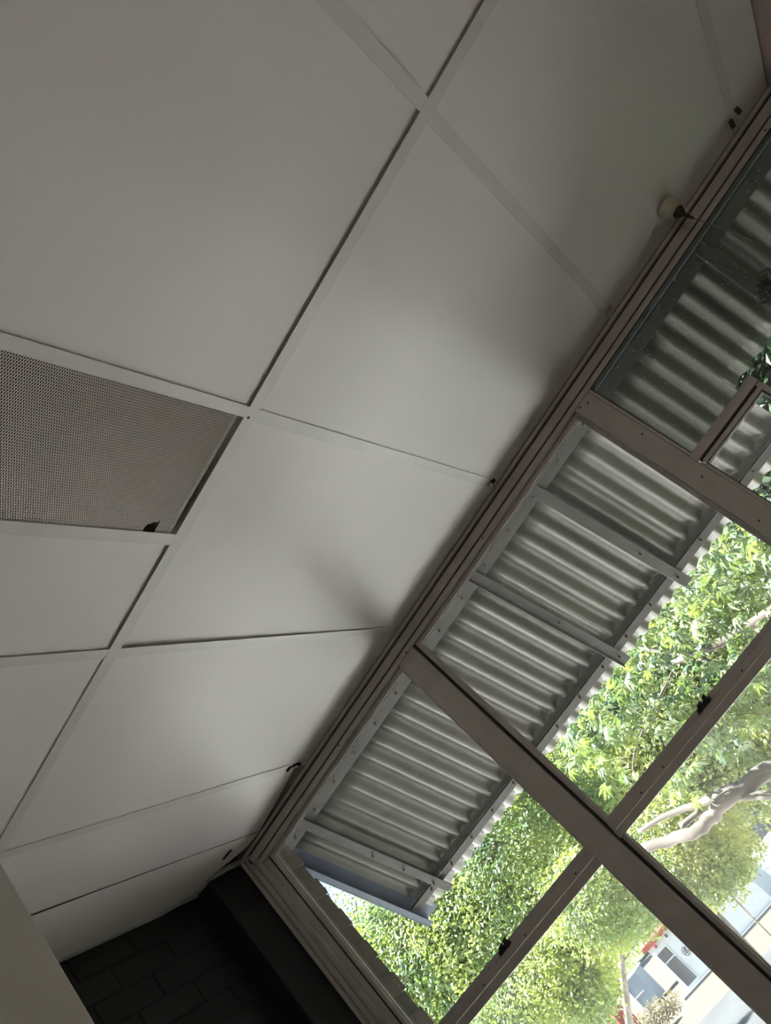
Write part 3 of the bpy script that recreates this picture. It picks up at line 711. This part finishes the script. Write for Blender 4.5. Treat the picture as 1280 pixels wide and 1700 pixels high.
# leaning thin tree in front of the kiosk
lt = thing('tree', (at(1047,1712,14).x, 14, at(1047,1712,14).z-1.2), 'thin leaning tree trunk left of the kiosk', 'tree')
limb(lt, [at(1049,1740,14), at(1045,1700,14), at(1037,1640,14), at(1031,1580,14), at(1027,1525,14), at(1030,1490,14.2)], .075, .035, 'trunk', 'bark')
limb(lt, [at(1031,1580,14), at(1010,1556,14.1), at(985,1557,14.3)], .028, .010, 'branch', 'bark', 6)
limb(lt, [at(1033,1596,14), at(1012,1590,14), at(1000,1586,14)], .018, .008, 'branch', 'bark', 6)
limb(lt, [at(1033,1600,14), at(1050,1575,14), at(1062,1554,14.2)], .018, .006, 'branch', 'bark', 6)
limb(lt, [at(925,1636,15), at(950,1642,14.9), at(968,1654,14.8), at(985,1680,14.8)], .03, .05, 'branch', 'barkpale', 6)
tree('low dry bush beside the road in front of the stall', (at(1100,1690,31).x, 31, G),
     [el(1085,1690,31,.9,.7,.5), el(1108,1672,31,.6,.6,.35)], 2600, .09, M['leaf_dry2'], .04, shell=.1, branches=7, cat='bush')
# near broad-leaved tree with heavy pale branches
nt_ = thing('tree', (at(1330,1240,7.6).x, 7.6, G), 'near broad-leaved tree with heavy pale branches and drooping leaf clusters', 'tree')
limb(nt_, [at(1420,1600,7.6) , at(1400,1400,7.6), at(1350,1255,7.6), at(1296,1266,7.6)], .20, .085, 'trunk', 'barkpale')
limb(nt_, [at(1300,1268,7.6), at(1245,1300,7.55), at(1210,1325,7.5), at(1185,1352,7.5), at(1160,1378,7.5), at(1120,1392,7.6), at(1070,1408,7.7)], .080, .045, 'branch', 'barkpale', 10, .014)
limb(nt_, [at(1230,1306,7.55), at(1190,1320,7.6), at(1160,1335,7.7), at(1110,1352,7.8), at(1060,1380,7.9)], .050, .02, 'branch', 'barkpale', 8, .006)
limb(nt_, [at(1210,1322,7.5), at(1235,1322,7.5), at(1300,1318,7.4)], .035, .045, 'branch', 'bark', 8)
limb(nt_, [at(1165,1345,7.6), at(1130,1372,7.6)], .025, .03, 'branch', 'barkpale', 8)
limb(nt_, [at(1290,1010,7), at(1210,1060,7.1), at(1150,1085,7.2), at(1100,1110,7.4)], .05, .022, 'branch', 'barkpale', 8)
limb(nt_, [at(1290,1200,7), at(1180,1100,7.1), at(1090,1080,7.2), at(1040,1070,7.3)], .03, .012, 'branch', 'barkpale', 6)
limb(nt_, [at(1120,1110,7.3), at(1060,1230,7.2), at(1050,1290,7.2)], .014, .006, 'branch', 'barkpale', 6)
# palmate leaf with six drooping leaflets
lm = MB()
for k in range(6):
    a = -1.9 + k*.76; L = .105*(1-.12*abs(k-2.5)); ca, sa = math.cos(a), math.sin(a); wd = .015
    def P(t, w_, z_): return (ca*t - sa*w_, sa*t + ca*w_, z_)
    lm.add([P(0,0,0), P(L*.5,-wd,-.012), P(L,0,-.055), P(L*.5,wd,-.012), P(L*.5,0,-.006)], [(0,1,4),(1,2,4),(2,3,4),(3,0,4)])
leafme = lm.mesh('leaf', M['leaf_near'])
regions = [(1215,900,5.6,70),(1170,950,5.8,60),(1130,1000,6.0,55),(1240,960,6.2,60),(1080,1060,6.2,55),(1040,1130,6.4,55),(1000,1180,6.4,60),(965,1220,6.5,40),
           (1000,1240,6.8,50),(1100,1180,6.6,55),(1180,1150,6.6,60),(1250,1110,6.4,60),(1235,1180,6.6,45),(1180,1220,6.8,40),(1265,1060,6.2,50),(1110,1290,7.2,35),(1290,880,5.8,50)]
pts = []
for i in range(760):
    px, py, y, sp = random.choice(regions)
    a, b = random.gauss(0, sp*.6), random.gauss(0, sp*.6)
    pts.append((px+a, py+b, y+random.uniform(-.35,.55)))
pts.sort(key=lambda q: q[2])
stuff = MB()
for i, (px, py, y) in enumerate(pts):
    p = at(px, py, y); s = random.uniform(.75,1.35)
    R_ = Matrix.Translation(p) @ Matrix.Rotation(random.uniform(0,6.28), 4, 'Z') @ Matrix.Rotation(random.gauss(0,.6), 4, 'X') @ Matrix.Rotation(random.gauss(0.3,.6), 4, 'Y') @ Matrix.Scale(s, 4)
    if i < 300: put('leaf', leafme, R_, nt_)
    else: stuff.add([R_ @ Vector(v) for v in lm.v], lm.f)
o = stuff.build('leaf', M['leaf_near'], nt_); o['kind'] = 'stuff'
U_ = random.uniform
sh = MB()  # out-of-view leaf mass, added to block light from the right
for i in range(9000):
    d = rnd_dir(); q = .35 + .65*random.random()**.5; b_ = random.choice(((3.8,6.8,3.6,2.6,2.2,4.6),(1.4,7.6,6.2,2.6,1.6,2.2),(6.0,5.6,1.2,3.2,2.4,4.4),(3.6,6.2,-1.2,2.2,2.0,2.2),(5.4,4.6,-2.0,2.4,1.2,2.2)))
    p = Vector((b_[0]+d.x*b_[3]*q, b_[1]+d.y*b_[4]*q, b_[2]+d.z*b_[5]*q + EYE.z - 1.0))
    R_ = Matrix.Translation(p) @ Matrix.Rotation(U_(0,6.28), 4, 'Z') @ Matrix.Rotation(random.gauss(0,.6), 4, 'X') @ Matrix.Scale(U_(1.4,2.4), 4)
    sh.add([R_ @ Vector(v) for v in lm.v], lm.f)
o = sh.build('blocker_foliage', M['leaf_near'], nt_); o['kind'] = 'stuff'
# dark foliage seen past the short awning sheets
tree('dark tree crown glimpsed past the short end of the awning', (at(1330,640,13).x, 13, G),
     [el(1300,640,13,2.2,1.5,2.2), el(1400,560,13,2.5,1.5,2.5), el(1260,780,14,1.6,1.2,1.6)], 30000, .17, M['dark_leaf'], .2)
